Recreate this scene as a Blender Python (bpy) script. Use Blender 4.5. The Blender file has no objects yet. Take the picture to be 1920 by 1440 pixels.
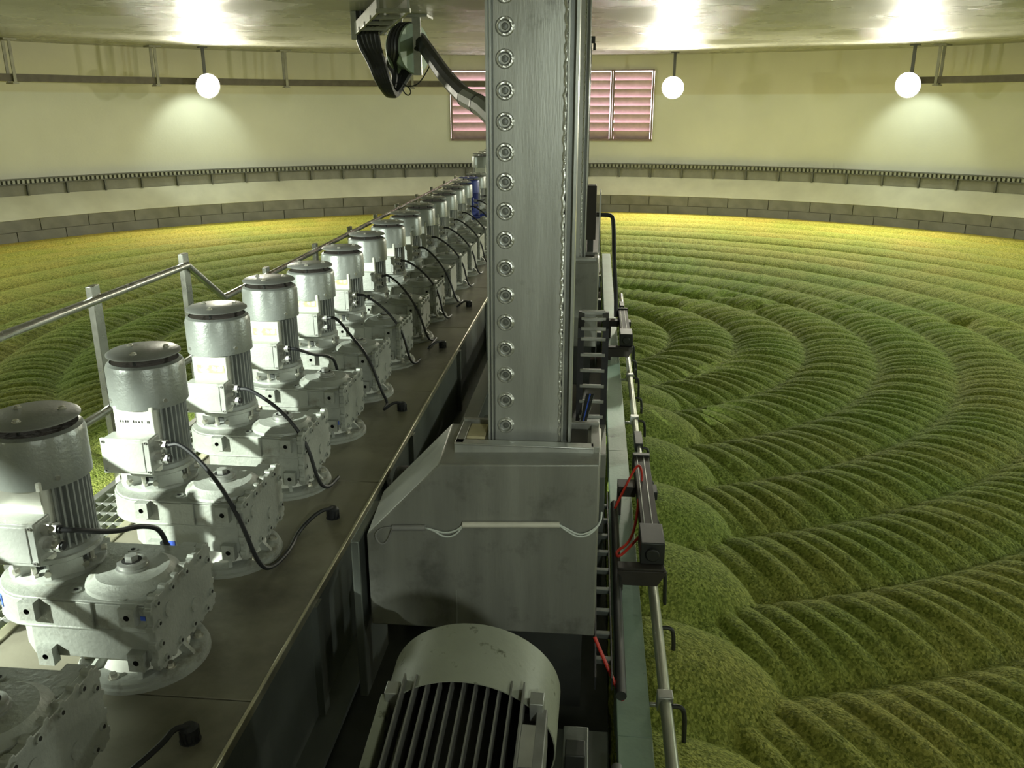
import bpy, bmesh, math, random
import numpy as np
from mathutils import Vector, Matrix

S = bpy.context.scene
COL = S.collection
random.seed(7)
PI = math.pi
R = math.radians

# ------------------------------------------------------------------ camera
PITCH = math.atan(520 / 1600)
YAW = R(5.4327)
EYE = Vector((0, 0, 1.69))
cam = bpy.data.cameras.new('camera')
cam.sensor_width = 36
cam.lens = 1600 / 1920 * 36
cam.clip_start = 0.05
camo = bpy.data.objects.new('camera', cam)
COL.objects.link(camo)
camo.location = EYE
camo.rotation_euler = (PI / 2 - PITCH, 0, YAW)
S.camera = camo
# ------------------------------------------------------------------ world, exposure
W = bpy.data.worlds.new('daylight')
S.world = W
W.use_nodes = True
W.node_tree.nodes['Background'].inputs[0].default_value = (1.0, 0.86, 0.90, 1)
W.node_tree.nodes['Background'].inputs[1].default_value = 7.0
S.view_settings.view_transform = 'Standard'
S.view_settings.look = 'None'
S.view_settings.gamma = 1
S.view_settings.use_curve_mapping = False
S.view_settings.exposure = 0.15
# lamp powers (watts) and colours
WARM = (0.99, 0.96, 0.77)
COOL = (0.91, 1.0, 0.86)
FLOODS = [  # angle on the wall, radius, height, room watts, wall watts, colour, label
    (-41.3, 10.75, 2.09, 560, 26, WARM, 'bright floodlight under the ceiling, hung beside the long cable tray'),
    (11.3, 10.75, 2.09, 760, 0, WARM, 'bright floodlight beside the louvred window'),
    (36.1, 10.75, 2.09, 600, 26, WARM, 'bright floodlight at the end of the short cable tray'),
    (82.0, 10.75, 2.09, 620, 0, COOL, 'unseen floodlight added on the round wall beside the malt'),  # out of view, added for raking light over the malt
    (-90.0, 10.75, 2.09, 420, 0, COOL, 'unseen floodlight added on the round wall beside the railing'),  # out of view, added to brighten the malt beyond the railing
    (132.0, 10.75, 2.09, 130, 0, COOL, 'unseen floodlight added on the round wall behind the camera, malt side'),  # out of view, added as weak room fill
]
KEY_W = 3900
FRONT_W = 165
C = Vector((-0.51, 8.93, 0))          # middle of the round vessel
R_IN, R_WALL, Z_CEIL = 11.12, 11.70, 2.79
Z_BED = -0.62
PITCHM = 0.668                        # spacing of the gear motors

# ------------------------------------------------------------------ materials
def mat(name, col, rough=0.5, metal=0.0, var=0.0, vscale=6.0, bump=0.0, bscale=60.0, spec=0.5, dirt=None, dscale=9.0, dlo=.58, dhi=.75, stretch=None):
    m = bpy.data.materials.new(name)
    m.use_nodes = True
    nt = m.node_tree
    N, L = nt.nodes, nt.links
    b = N['Principled BSDF']
    b.inputs['Base Color'].default_value = (*col, 1)
    b.inputs['Roughness'].default_value = rough
    b.inputs['Metallic'].default_value = metal
    b.inputs['Specular IOR Level'].default_value = spec
    tc = N.new('ShaderNodeTexCoord')
    src = tc.outputs['Object']
    if stretch:
        mp = N.new('ShaderNodeMapping')
        mp.inputs['Scale'].default_value = stretch
        L.new(src, mp.inputs[0])
        src = mp.outputs[0]
    out = None
    if var:
        n = N.new('ShaderNodeTexNoise')
        n.inputs['Scale'].default_value = vscale
        n.inputs['Detail'].default_value = 6
        L.new(src, n.inputs['Vector'])
        r = N.new('ShaderNodeValToRGB')
        r.color_ramp.elements[0].position = .3
        r.color_ramp.elements[1].position = .7
        r.color_ramp.elements[0].color = (*[c * (1 - var) for c in col], 1)
        r.color_ramp.elements[1].color = (*[min(1, c * (1 + var)) for c in col], 1)
        L.new(n.outputs['Fac'], r.inputs[0])
        out = r.outputs[0]
        rr = N.new('ShaderNodeMapRange')
        rr.inputs['To Min'].default_value = max(0, rough - .1)
        rr.inputs['To Max'].default_value = min(1, rough + .1)
        L.new(n.outputs['Fac'], rr.inputs[0])
        L.new(rr.outputs[0], b.inputs['Roughness'])
    if dirt:
        n = N.new('ShaderNodeTexNoise')
        n.inputs['Scale'].default_value = dscale
        n.inputs['Detail'].default_value = 8
        n.inputs['Roughness'].default_value = .65
        L.new(tc.outputs['Object'], n.inputs['Vector'])
        r = N.new('ShaderNodeMapRange')
        r.inputs['From Min'].default_value = dlo
        r.inputs['From Max'].default_value = dhi
        L.new(n.outputs['Fac'], r.inputs[0])
        mx = N.new('ShaderNodeMixRGB')
        L.new(r.outputs[0], mx.inputs[0])
        if out:
            L.new(out, mx.inputs[1])
        else:
            mx.inputs[1].default_value = (*col, 1)
        mx.inputs[2].default_value = (*dirt, 1)
        out = mx.outputs[0]
    if out:
        L.new(out, b.inputs['Base Color'])
    if bump:
        n = N.new('ShaderNodeTexNoise')
        n.inputs['Scale'].default_value = bscale
        n.inputs['Detail'].default_value = 5
        L.new(src, n.inputs['Vector'])
        bp = N.new('ShaderNodeBump')
        bp.inputs['Strength'].default_value = bump
        bp.inputs['Distance'].default_value = .01
        L.new(n.outputs['Fac'], bp.inputs['Height'])
        L.new(bp.outputs[0], b.inputs['Normal'])
    return m

def emit(name, col, strength):
    m = bpy.data.materials.new(name)
    m.use_nodes = True
    b = m.node_tree.nodes['Principled BSDF']
    b.inputs['Base Color'].default_value = (*col, 1)
    b.inputs['Emission Color'].default_value = (*col, 1)
    b.inputs['Emission Strength'].default_value = strength
    return m

M = dict(
    silver=mat('silver_paint', (.46, .48, .45), .42, .25, .12, 5, .12, 90, dirt=(.20, .19, .15), dscale=7, dlo=.60, dhi=.80),
    silver2=mat('cast_paint', (.37, .39, .355), .5, .15, .14, 6, .25, 70, dirt=(.17, .16, .12), dscale=9, dlo=.56, dhi=.76),
    cowl=mat('silver_cowl_paint', (.36, .385, .37), .36, .45, .12, 5, .12, 90, dirt=(.17, .17, .14), dscale=7, dlo=.62, dhi=.80),
    cap=mat('grey_cap_paint', (.29, .30, .29), .45, .2, .15, 6, .1, 90),
    fin=mat('fin_paint', (.36, .38, .37), .5, .3, .12, 8),
    pad=mat('white_pad', (.74, .75, .68), .5, 0, .06, 8, dirt=(.45, .42, .24), dscale=14, dlo=.6, dhi=.72),
    yellowtag=mat('worn_yellow_sticker', (.62, .60, .30), .6, 0, .35, 30, dirt=(.75, .74, .66), dscale=30, dlo=.48, dhi=.56),
    steeltag=mat('steel_name_plate', (.5, .5, .45), .35, .6, .1, 20),
    hole=mat('dark_hole', (.012, .012, .010), .8),
    black=mat('black_rubber', (.018, .019, .022), .5, 0, .2, 10),
    darkgrime=mat('rusty_grille', (.045, .036, .026), .8, 0, .4, 40, .4, 60),
    chrome=mat('gland_metal', (.62, .62, .60), .3, .8),
    bolt=mat('bolt_metal', (.68, .67, .60), .35, .8),
    deck=mat('deck_steel', (.27, .255, .195), .42, .25, .20, 2.2, .06, 40, dirt=(.12, .11, .085), dscale=1.4, dlo=.48, dhi=.70),
    deckedge=mat('bare_edge_steel', (.55, .53, .40), .35, .8, .2, 8),
    girder=mat('girder_steel', (.15, .165, .15), .45, .5, .25, 3, .05, 40),
    dark=mat('dark_steel', (.045, .048, .045), .5, .4, .3, 6),
    steel=mat('brushed_stainless', (.50, .515, .49), .36, .65, .10, 3, .05, 30, stretch=(6, 6, .6), dirt=(.22, .22, .20), dscale=6, dlo=.60, dhi=.78),
    steelbright=mat('weld_bead', (.72, .73, .70), .3, .85, .15, 30, .5, 60),
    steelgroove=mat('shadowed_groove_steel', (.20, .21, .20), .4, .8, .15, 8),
    housing=mat('housing_stainless', (.30, .305, .275), .42, .45, .16, 2.2, .05, 30, stretch=(5, 5, .5), dirt=(.15, .15, .135), dscale=5, dlo=.52, dhi=.72),
    rail=mat('rail_stainless', (.30, .30, .27), .28, .9, .12, 10),
    galv=mat('galvanised', (.42, .43, .41), .4, .7, .15, 15),
    green=mat('pale_green_paint', (.30, .41, .33), .45, .1, .14, 4, .08, 50, dirt=(.10, .13, .10), dscale=8, dlo=.60, dhi=.74),
    cowlgreen=mat('scuffed_green_grey_paint', (.27, .285, .225), .5, .1, .14, 5, .1, 60, dirt=(.07, .075, .045), dscale=20, dlo=.59, dhi=.68),
    motorfin=mat('big_motor_fin', (.24, .24, .22), .45, .3, .2, 14),
    motordark=mat('big_motor_dark', (.035, .034, .030), .6, .2, .3, 10),
    wood=mat('yellowed_block', (.50, .44, .27), .7, 0, .2, 10),
    white=mat('white_conduit', (.62, .60, .52), .5, 0, .08, 12),
    greyc=mat('grey_conduit', (.22, .22, .21), .5, 0, .1, 12),
    wire=mat('white_wire', (.60, .64, .60), .5),
    red=mat('red_hose', (.60, .035, .020), .45),
    blue=mat('blue_paint', (.035, .06, .30), .45, .1, .15, 8),
    bluetag=mat('blue_sticker', (.06, .13, .62), .5, 0, .2, 20),
    brown=mat('dark_brown_steel', (.035, .030, .025), .6, .1, .2, 8),
    slat=mat('pinkish_slat', (.56, .43, .44), .55, 0, .08, 10),
    sash=mat('brown_sash', (.27, .20, .175), .5, 0, .1, 10),
    tray=mat('cable_tray_paint', (.115, .10, .07), .55, .1, .2, 8),
    hanger=mat('hanger_paint', (.30, .29, .22), .5, .3, .2, 8),
    tooth=mat('rack_steel', (.34, .35, .31), .5, .3, .15, 10),
    concrete=mat('grey_block', (.245, .245, .22), .8, 0, .14, 5, .2, 60),
    rib=mat('rib_steel', (.15, .155, .14), .6, .2, .2, 10),
    ledge=mat('cream_ledge', (.72, .72, .60), .6, 0, .08, 2.5, .1, 30),
    sheave=mat('sheave_green', (.30, .38, .30), .45, .2, .1, 8),
    pipe=mat('dull_pipe_steel', (.40, .42, .34), .38, .55, .08, 6),
    lamp=mat('lamp_housing', (.10, .10, .09), .5, .5),
    tape=mat('grey_tape', (.20, .21, .18), .6),
)
M['glow_warm'] = emit('lamp_glass_warm', (1, .96, .80), 60)
M['glow_cool'] = emit('lamp_glass_cool', (.97, 1, .92), 14)

# wall paint: cream, a slightly deeper cream above the paint line
def wall_mat():
    m = mat('cream_wall_paint', (.74, .745, .64), .62, 0, .07, .7, .15, 25)
    nt = m.node_tree
    b = nt.nodes['Principled BSDF']
    src = b.inputs['Base Color'].links[0].from_socket
    tc = nt.nodes.new('ShaderNodeTexCoord')
    sx = nt.nodes.new('ShaderNodeSeparateXYZ')
    nt.links.new(tc.outputs['Object'], sx.inputs[0])
    mr = nt.nodes.new('ShaderNodeMapRange')
    mr.inputs['From Min'].default_value = 1.93
    mr.inputs['From Max'].default_value = 1.96
    nt.links.new(sx.outputs['Z'], mr.inputs[0])
    mx = nt.nodes.new('ShaderNodeMixRGB')
    mx.blend_type = 'MULTIPLY'
    nt.links.new(mr.outputs[0], mx.inputs[0])
    nt.links.new(src, mx.inputs[1])
    mx.inputs[2].default_value = (.90, .86, .74, 1)
    nt.links.new(mx.outputs[0], b.inputs['Base Color'])
    return m
M['wall'] = wall_mat()

def ceiling_mat():
    m = mat('wet_ceiling_sheet', (.41, .405, .33), .3, 0, .16, .9, 0, 10, spec=.7)
    nt = m.node_tree
    N, L = nt.nodes, nt.links
    b = N['Principled BSDF']
    tc = N.new('ShaderNodeTexCoord')
    mp = N.new('ShaderNodeMapping')
    mp.inputs['Scale'].default_value = (6, 11, 1)
    L.new(tc.outputs['Object'], mp.inputs[0])
    n1 = N.new('ShaderNodeTexNoise'); n1.inputs['Scale'].default_value = 2.2; n1.inputs['Detail'].default_value = 10
    n1.inputs['Roughness'].default_value = .75
    L.new(mp.outputs[0], n1.inputs['Vector'])
    bp = N.new('ShaderNodeBump'); bp.inputs['Strength'].default_value = .8; bp.inputs['Distance'].default_value = .03
    L.new(n1.outputs['Fac'], bp.inputs['Height'])
    L.new(bp.outputs[0], b.inputs['Normal'])
    n2 = N.new('ShaderNodeTexNoise'); n2.inputs['Scale'].default_value = .8; n2.inputs['Detail'].default_value = 7
    L.new(tc.outputs['Object'], n2.inputs['Vector'])
    rr = N.new('ShaderNodeMapRange'); rr.inputs['From Min'].default_value = .4; rr.inputs['From Max'].default_value = .6
    rr.inputs['To Min'].default_value = .14; rr.inputs['To Max'].default_value = .42
    L.new(n2.outputs['Fac'], rr.inputs[0]); L.new(rr.outputs[0], b.inputs['Roughness'])
    return m
M['ceiling'] = ceiling_mat()

def malt_mat():
    m = bpy.data.materials.new('green_malt')
    m.use_nodes = True
    nt = m.node_tree
    N, L = nt.nodes, nt.links
    b = N['Principled BSDF']
    b.inputs['Roughness'].default_value = .85
    b.inputs['Specular IOR Level'].default_value = .25
    tc = N.new('ShaderNodeTexCoord')
    v = N.new('ShaderNodeTexVoronoi'); v.inputs['Scale'].default_value = 85
    L.new(tc.outputs['Object'], v.inputs['Vector'])
    bw = N.new('ShaderNodeRGBToBW'); L.new(v.outputs['Color'], bw.inputs[0])
    r = N.new('ShaderNodeValToRGB')
    e = r.color_ramp.elements
    e[0].position = .15; e[0].color = (.165, .232, .046, 1)
    e[1].position = .85; e[1].color = (.43, .525, .145, 1)
    L.new(bw.outputs[0], r.inputs[0])
    n = N.new('ShaderNodeTexNoise'); n.inputs['Scale'].default_value = 1.1; n.inputs['Detail'].default_value = 4
    L.new(tc.outputs['Object'], n.inputs['Vector'])
    r2 = N.new('ShaderNodeValToRGB')
    r2.color_ramp.elements[0].position = .35; r2.color_ramp.elements[0].color = (.86, .95, .75, 1)
    r2.color_ramp.elements[1].position = .65; r2.color_ramp.elements[1].color = (1.1, 1.02, 1.0, 1)
    L.new(n.outputs['Fac'], r2.inputs[0])
    mx = N.new('ShaderNodeMixRGB'); mx.blend_type = 'MULTIPLY'; mx.inputs[0].default_value = 1
    L.new(r.outputs[0], mx.inputs[1]); L.new(r2.outputs[0], mx.inputs[2])
    # the malt turns more yellow toward the outer rings
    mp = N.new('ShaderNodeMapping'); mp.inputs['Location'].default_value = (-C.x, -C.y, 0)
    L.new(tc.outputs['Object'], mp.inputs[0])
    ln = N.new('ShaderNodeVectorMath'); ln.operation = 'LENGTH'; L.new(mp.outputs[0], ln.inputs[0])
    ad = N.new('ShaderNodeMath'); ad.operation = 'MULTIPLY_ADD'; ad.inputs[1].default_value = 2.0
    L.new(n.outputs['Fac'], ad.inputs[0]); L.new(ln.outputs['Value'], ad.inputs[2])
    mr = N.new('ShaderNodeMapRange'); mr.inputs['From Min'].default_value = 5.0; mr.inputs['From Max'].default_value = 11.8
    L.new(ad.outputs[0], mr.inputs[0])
    outer_tint = N.new('ShaderNodeMixRGB'); outer_tint.blend_type = 'MULTIPLY'
    L.new(mr.outputs[0], outer_tint.inputs[0]); L.new(mx.outputs[0], outer_tint.inputs[1]); outer_tint.inputs[2].default_value = (1.32, .90, .66, 1)
    L.new(outer_tint.outputs[0], b.inputs['Base Color'])
    n3 = N.new('ShaderNodeTexNoise'); n3.inputs['Scale'].default_value = 70; n3.inputs['Detail'].default_value = 3
    L.new(tc.outputs['Object'], n3.inputs['Vector'])
    bp = N.new('ShaderNodeBump'); bp.inputs['Strength'].default_value = .9; bp.inputs['Distance'].default_value = .018
    L.new(n3.outputs['Fac'], bp.inputs['Height'])
    L.new(bp.outputs[0], b.inputs['Normal'])
    return m
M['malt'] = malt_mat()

# ------------------------------------------------------------------ mesh helpers
class MB:
    def __init__(self):
        self.v = []; self.f = []; self.m = []; self.mats = []
    def _mi(self, m):
        if m not in self.mats:
            self.mats.append(m)
        return self.mats.index(m)
    def add(self, vs, fs, m=None):
        o = len(self.v)
        self.v += [tuple(p) for p in vs]
        self.f += [[o + i for i in f] for f in fs]
        self.m += [self._mi(m)] * len(fs)
        return self
    def box(self, x0, x1, y0, y1, z0, z1, m=None, mx=None):
        vs = [Vector((x, y, z)) for z in (z0, z1) for y in (y0, y1) for x in (x0, x1)]
        if mx: vs = [mx @ p for p in vs]
        return self.add(vs, [(0, 2, 3, 1), (4, 5, 7, 6), (0, 1, 5, 4), (2, 6, 7, 3), (0, 4, 6, 2), (1, 3, 7, 5)], m)
    def bar(self, a, b, w, h, m=None, up=(0, 0, 1)):
        a, b = Vector(a), Vector(b); d = (b - a); l = d.length; d.normalize()
        u = Vector(up)
        if abs(d.dot(u)) > .95: u = Vector((0, 1, 0))
        s = d.cross(u).normalized(); u = s.cross(d)
        mx = Matrix((s, d, u)).transposed().to_4x4(); mx.translation = a
        return self.box(-w / 2, w / 2, 0, l, -h / 2, h / 2, m, mx)
    def lathe(self, prof, n=24, m=None, mx=None, cap0=True, cap1=True):
        """prof: list of (r, z) about +Z; mx places it"""
        vs = []
        for r, z in prof:
            for k in range(n):
                a = 2 * PI * k / n
                vs.append(Vector((r * math.cos(a), r * math.sin(a), z)))
        if mx: vs = [mx @ p for p in vs]
        fs = []
        for i in range(len(prof) - 1):
            for k in range(n):
                k2 = (k + 1) % n
                fs.append((i * n + k, i * n + k2, (i + 1) * n + k2, (i + 1) * n + k))
        if cap0 and prof[0][0] > 1e-5: fs.append(tuple(range(n - 1, -1, -1)))
        if cap1 and prof[-1][0] > 1e-5: fs.append(tuple((len(prof) - 1) * n + k for k in range(n)))
        return self.add(vs, fs, m)
    def cyl(self, a, b, r, n=16, m=None, r2=None):
        a, b = Vector(a), Vector(b); d = b - a; l = d.length
        mx = d.to_track_quat('Z', 'Y').to_matrix().to_4x4(); mx.translation = a
        return self.lathe([(r, 0), (r if r2 is None else r2, l)], n, m, mx)
    def tube(self, pts, r, n=8, m=None, smooth=0):
        P = [Vector(p) for p in pts]
        for _ in range(smooth):
            Q = [P[0]]
            for i in range(len(P) - 1):
                Q += [P[i] * .75 + P[i + 1] * .25, P[i] * .25 + P[i + 1] * .75]
            Q.append(P[-1]); P = Q
        rad = r if callable(r) else (lambda t: r)
        vs = []; nrm = None
        for i, p in enumerate(P):
            t = (P[min(i + 1, len(P) - 1)] - P[max(i - 1, 0)]).normalized()
            if nrm is None:
                nrm = t.orthogonal().normalized()
            else:
                nrm = (nrm - t * nrm.dot(t)).normalized()
            bi = t.cross(nrm)
            rr = rad(i / (len(P) - 1))
            for k in range(n):
                a = 2 * PI * k / n
                vs.append(p + nrm * (rr * math.cos(a)) + bi * (rr * math.sin(a)))
        fs = []
        for i in range(len(P) - 1):
            for k in range(n):
                k2 = (k + 1) % n
                fs.append((i * n + k, i * n + k2, (i + 1) * n + k2, (i + 1) * n + k))
        fs.append(tuple(range(n - 1, -1, -1))); fs.append(tuple((len(P) - 1) * n + k for k in range(n)))
        return self.add(vs, fs, m)
    def prism(self, poly, a, b, axis='z', m=None, mx=None):
        """poly 2D extruded from a to b along axis; for axis x poly=(y,z), y poly=(x,z), z poly=(x,y)"""
        def P(p, t):
            return Vector({'x': (t, p[0], p[1]), 'y': (p[0], t, p[1]), 'z': (p[0], p[1], t)}[axis])
        n = len(poly)
        vs = [P(p, a) for p in poly] + [P(p, b) for p in poly]
        if mx: vs = [mx @ p for p in vs]
        fs = [tuple(range(n - 1, -1, -1)), tuple(range(n, 2 * n))] + [(i, (i + 1) % n, n + (i + 1) % n, n + i) for i in range(n)]
        return self.add(vs, fs, m)
    def mesh(self, name, default=None, angle=35, bevel=0):
        me = bpy.data.meshes.new(name)
        me.from_pydata(self.v, [], self.f)
        for mm in self.mats:
            me.materials.append(M[mm] if mm else (M[default] if default else None))
        for i, p in enumerate(me.polygons):
            p.material_index = self.m[i]
        bm = bmesh.new(); bm.from_mesh(me)
        bmesh.ops.recalc_face_normals(bm, faces=bm.faces)
        ca = R(angle)
        for f in bm.faces: f.smooth = True
        for e in bm.edges:
            if len(e.link_faces) == 2:
                if e.calc_face_angle(0) > ca: e.smooth = False
            else:
                e.smooth = False
        bm.to_mesh(me); bm.free()
        return me
    def obj(self, name, material=None, parent=None, bevel=0, loc=None):
        o = bpy.data.objects.new(name, self.mesh(name, material))
        COL.objects.link(o)
        if parent: o.parent = parent
        if loc: o.location = loc
        if bevel:
            bv = o.modifiers.new('bevel', 'BEVEL'); bv.width = bevel; bv.segments = 2; bv.limit_method = 'ANGLE'
            bv.angle_limit = R(40)
        return o

def tag(o, label=None, cat=None, group=None, kind=None):
    if label: o['label'] = label
    if cat: o['category'] = cat
    if group: o['group'] = group
    if kind: o['kind'] = kind
    return o
def empty(name, loc=(0, 0, 0), rz=0, **k):
    o = bpy.data.objects.new(name, None); COL.objects.link(o)
    o.location = loc; o.rotation_euler = (0, 0, rz)
    o.empty_display_size = .1
    return tag(o, **k)
def share(src, name, parent, loc=(0, 0, 0), rot=(0, 0, 0)):
    o = src.copy(); o.name = name; COL.objects.link(o); o.parent = parent
    o.location = loc; o.rotation_euler = rot
    return o
def kids(o): return list(o.children)
SMALL = ('cover_bolt', 'cover_boss', 'flange_bolt', 'adapter_bolt', 'oil_plug', 'lid_screw', 'cowl_screw')
def copy_tree(o, parent=None, far=False):
    """a thing, its parts and sub-parts; far copies leave out screws too small to see"""
    c = o.copy(); COL.objects.link(c)
    if parent: c.parent = parent
    for ch in kids(o):
        if not (far and ch.name.split('.')[0] in SMALL): copy_tree(ch, c, far)
    return c
def pol(th, r, z=0):
    a = R(th)
    return Vector((C.x + r * math.sin(a), C.y + r * math.cos(a), z))

# ================================================================== THE ROOM
# floor under the malt bed, ceiling
MB().lathe([(0.001, -1.75), (12.2, -1.75), (12.2, -1.6), (0.001, -1.6)], 96, 'concrete', Matrix.Translation(C), False, False).obj('floor')
tag(bpy.data.objects['floor'], kind='structure')
c_ = MB().lathe([(0.001, Z_CEIL), (12.1, Z_CEIL), (12.1, Z_CEIL + .12), (0.001, Z_CEIL + .12)], 128, 'ceiling', Matrix.Translation(C), False, False).obj('ceiling')
tag(c_, kind='structure')

def ring_sector(mb, t0, t1, prof, m, step=2.0):
    """closed (r,z) profile swept round the vessel from t0 to t1 degrees"""
    n = max(1, round((t1 - t0) / step)); k = len(prof)
    vs = [pol(t0 + (t1 - t0) * i / n, r, z) for i in range(n + 1) for r, z in prof]
    fs = [(i * k + j, i * k + (j + 1) % k, (i + 1) * k + (j + 1) % k, (i + 1) * k + j) for i in range(n) for j in range(k)]
    if t1 - t0 < 359.9:
        fs += [tuple(range(k)), tuple(n * k + j for j in range(k - 1, -1, -1))]
    mb.add(vs, fs, m)
    return mb
W0, W1, WZ0, WZ1 = -14.0, 8.70, 0.94, 2.48        # the louvred opening
wl = MB()
RO = 11.95
ring_sector(wl, W1, 360 + W0, [(R_WALL, .40), (RO, .40), (RO, Z_CEIL), (R_WALL, Z_CEIL)], 'wall')
ring_sector(wl, W0, W1, [(R_WALL, .40), (RO, .40), (RO, WZ0), (R_WALL, WZ0)], 'wall')
ring_sector(wl, W0, W1, [(R_WALL, WZ1), (RO, WZ1), (RO, Z_CEIL), (R_WALL, Z_CEIL)], 'wall')
tag(wl.obj('wall_round'), kind='structure')
# low wall of grey blocks in two courses, sloping cream ledge, ribbed band and toothed rail
low = empty('wall_low', kind='structure')
ring_sector(MB(), 0, 360, [(R_IN + .03, -1.6), (RO, -1.6), (RO, .40), (R_WALL, .40), (11.53, .148), (R_IN + .03, -.26)], 'concrete').obj('core', None, low)
nb = 80
for course, (z0, z1) in enumerate(((-.66, -.443), (-.435, -.232))):
    dt = 360 / nb
    bmesh_block = None
    for i in range(nb):
        t = i * dt + (dt / 2 if course else 0)
        if bmesh_block is None:
            mb = MB()
            g = .04
            a0, a1 = R(-dt / 2 + g), R(dt / 2 - g)
            pts = []
            for a in (a0, (a0 + a1) / 2, a1):
                pts.append((a, R_IN))
            vs = []
            for (a, r) in pts:
                for rr, zz in ((r, z0), (r + .05, z0), (r + .05, z1), (r, z1)):
                    vs.append((rr * math.sin(a), rr * math.cos(a), zz))
            fs = [(i2 * 4 + j, i2 * 4 + (j + 1) % 4, i2 * 4 + 4 + (j + 1) % 4, i2 * 4 + 4 + j) for i2 in range(2) for j in range(4)] + [(0, 1, 2, 3), (11, 10, 9, 8)]
            mb.add(vs, fs, 'concrete')
            o = mb.obj('block', None, low)
            o.location = C; o.rotation_euler = (0, 0, -R(t)); bmesh_block = o
        else:
            share(bmesh_block, 'block', low, C, (0, 0, -R(t)))
led = ring_sector(MB(), 0, 360, [(R_IN - .01, -.225), (11.52, .150), (11.56, .150), (R_IN + .05, -.255)], 'ledge').obj('trim_1')
tag(led, kind='structure')
band = empty('trim_2', kind='structure')
ring_sector(MB(), 0, 360, [(11.53, .14), (11.60, .14), (11.60, .36), (11.53, .36)], 'concrete').obj('backing', None, band)
ring_sector(MB(), 0, 360, [(11.46, .345), (11.70, .345), (11.70, .362), (11.46, .362)], 'rib').obj('shelf', None, band)
ring_sector(MB(), 0, 360, [(11.50, .362), (11.70, .362), (11.70, .43), (11.50, .43)], 'rib').obj('rack_back', None, band)
ring_sector(MB(), 0, 360, [(11.46, .43), (11.71, .43), (11.71, .442), (11.46, .442)], 'rib').obj('rack_top', None, band)
npan = 102
first = None
for i in range(npan):
    t = i * 360 / npan
    if first is None:
        mb = MB().box(-.335, .335, 11.512, 11.535, .155, .338, 'concrete')
        first = mb.obj('panel', None, band); first.location = C
        mb = MB().box(-.014, .014, 11.475, 11.54, .145, .345, 'rib'); fr = mb.obj('rib', None, band)
        fr.location = C; fr.rotation_euler = (0, 0, -R(180 / npan))
    else:
        share(first, 'panel', band, C, (0, 0, -R(t)))
        share(fr, 'rib', band, C, (0, 0, -R(t + 180 / npan)))
tb = MB()
nt_ = 860
for i in range(nt_):
    a = 2 * PI * i / nt_
    mx = Matrix.Translation(C) @ Matrix.Rotation(-a, 4, 'Z')
    tb.box(-.022, .022, 11.462, 11.502, .366, .428, 'tooth', mx)
tag(tb.obj('rack_teeth', None, band), kind='stuff')

# louvred window
win = empty('window_1', kind='structure')
NPAN = 5
for i in range(NPAN):
    t0 = W0 + (W1 - W0) * i / NPAN; t1 = W0 + (W1 - W0) * (i + 1) / NPAN; tm = (t0 + t1) / 2
    half = 11.66 * math.sin(R((t1 - t0) / 2))
    rr = 11.66 * math.cos(R((t1 - t0) / 2))
    rot = Matrix.Translation(C) @ Matrix.Rotation(-R(tm), 4, 'Z')
    for s in range(8):
        zt = WZ1 - .055 - s * .182
        mb = MB()
        # inner edge high, outer edge low, slightly dished
        n = 4; vs = []
        for k in range(n + 1):
            u = k / n
            y = rr + .03 + .13 * u; z = zt - .205 * u - .018 * math.sin(PI * u)
            for x in (-half + .04, half - .055):
                for dz in (0, .012): vs.append((x, y, z + dz))
        fs = []
        for k in range(n):
            b0 = k * 4
            fs += [(b0, b0 + 2, b0 + 6, b0 + 4), (b0 + 1, b0 + 5, b0 + 7, b0 + 3), (b0, b0 + 4, b0 + 5, b0 + 1), (b0 + 2, b0 + 3, b0 + 7, b0 + 6)]
        fs += [(0, 1, 3, 2), (n * 4, n * 4 + 2, n * 4 + 3, n * 4 + 1)]
        mb.add(vs, fs, 'slat')
        o = mb.obj('slat', None, win); o.matrix_world = rot
    for side in (-1, 1):
        x = side * (half - .022)
        o = MB().box(x - .020, x + .020, rr - .01, rr + .06, WZ0 + .015, WZ1 - .015, 'sash').obj('stile', None, win); o.matrix_world = rot
    o = MB().box(-half, half, rr - .01, rr + .20, WZ1 - .02, WZ1 + .0, 'sash').obj('head', None, win); o.matrix_world = rot
    o = MB().box(-half, half, rr - .01, rr + .20, WZ0, WZ0 + .045, 'sash').obj('sill', None, win); o.matrix_world = rot

# cable trays on hangers round the wall
def tray(name, t0, t1, hang, label):
    t = empty(name, pol((t0 + t1) / 2, 11.0, 2.1), label=label, cat='cable tray')
    mw = Matrix.Translation(-t.location)
    def place(o): o.location = -t.location; return o
    place(ring_sector(MB(), t0, t1, [(10.97, 2.105), (11.16, 2.105), (11.16, 2.115), (10.98, 2.115), (10.98, 2.225), (10.97, 2.225)], 'tray').obj('channel', None, t))
    for h in hang:
        o = MB()
        rot = Matrix.Translation(C) @ Matrix.Rotation(-R(h), 4, 'Z')
        for r0 in (10.95, 11.17):
            o.box(-.025, .025, r0 - .012, r0 + .012, 2.07, Z_CEIL - .001, 'hanger', rot)
        o.box(-.05, .05, 10.93, 11.19, 2.06, 2.085, 'hanger', rot)
        o.box(-.11, .11, 10.90, 11.22, Z_CEIL - .03, Z_CEIL - .001, 'hanger', rot)
        place(o.obj('hanger', None, t))
    return t
tray('cable_tray', -75, -6, [-72, -59, -45.8, -32.5, -18.6], 'long dark cable tray hung under the ceiling, running behind the cable wheel')
tray('cable_tray', 35.8, 62, [38.2, 52], 'short dark cable tray starting beside a floodlight')

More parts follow.
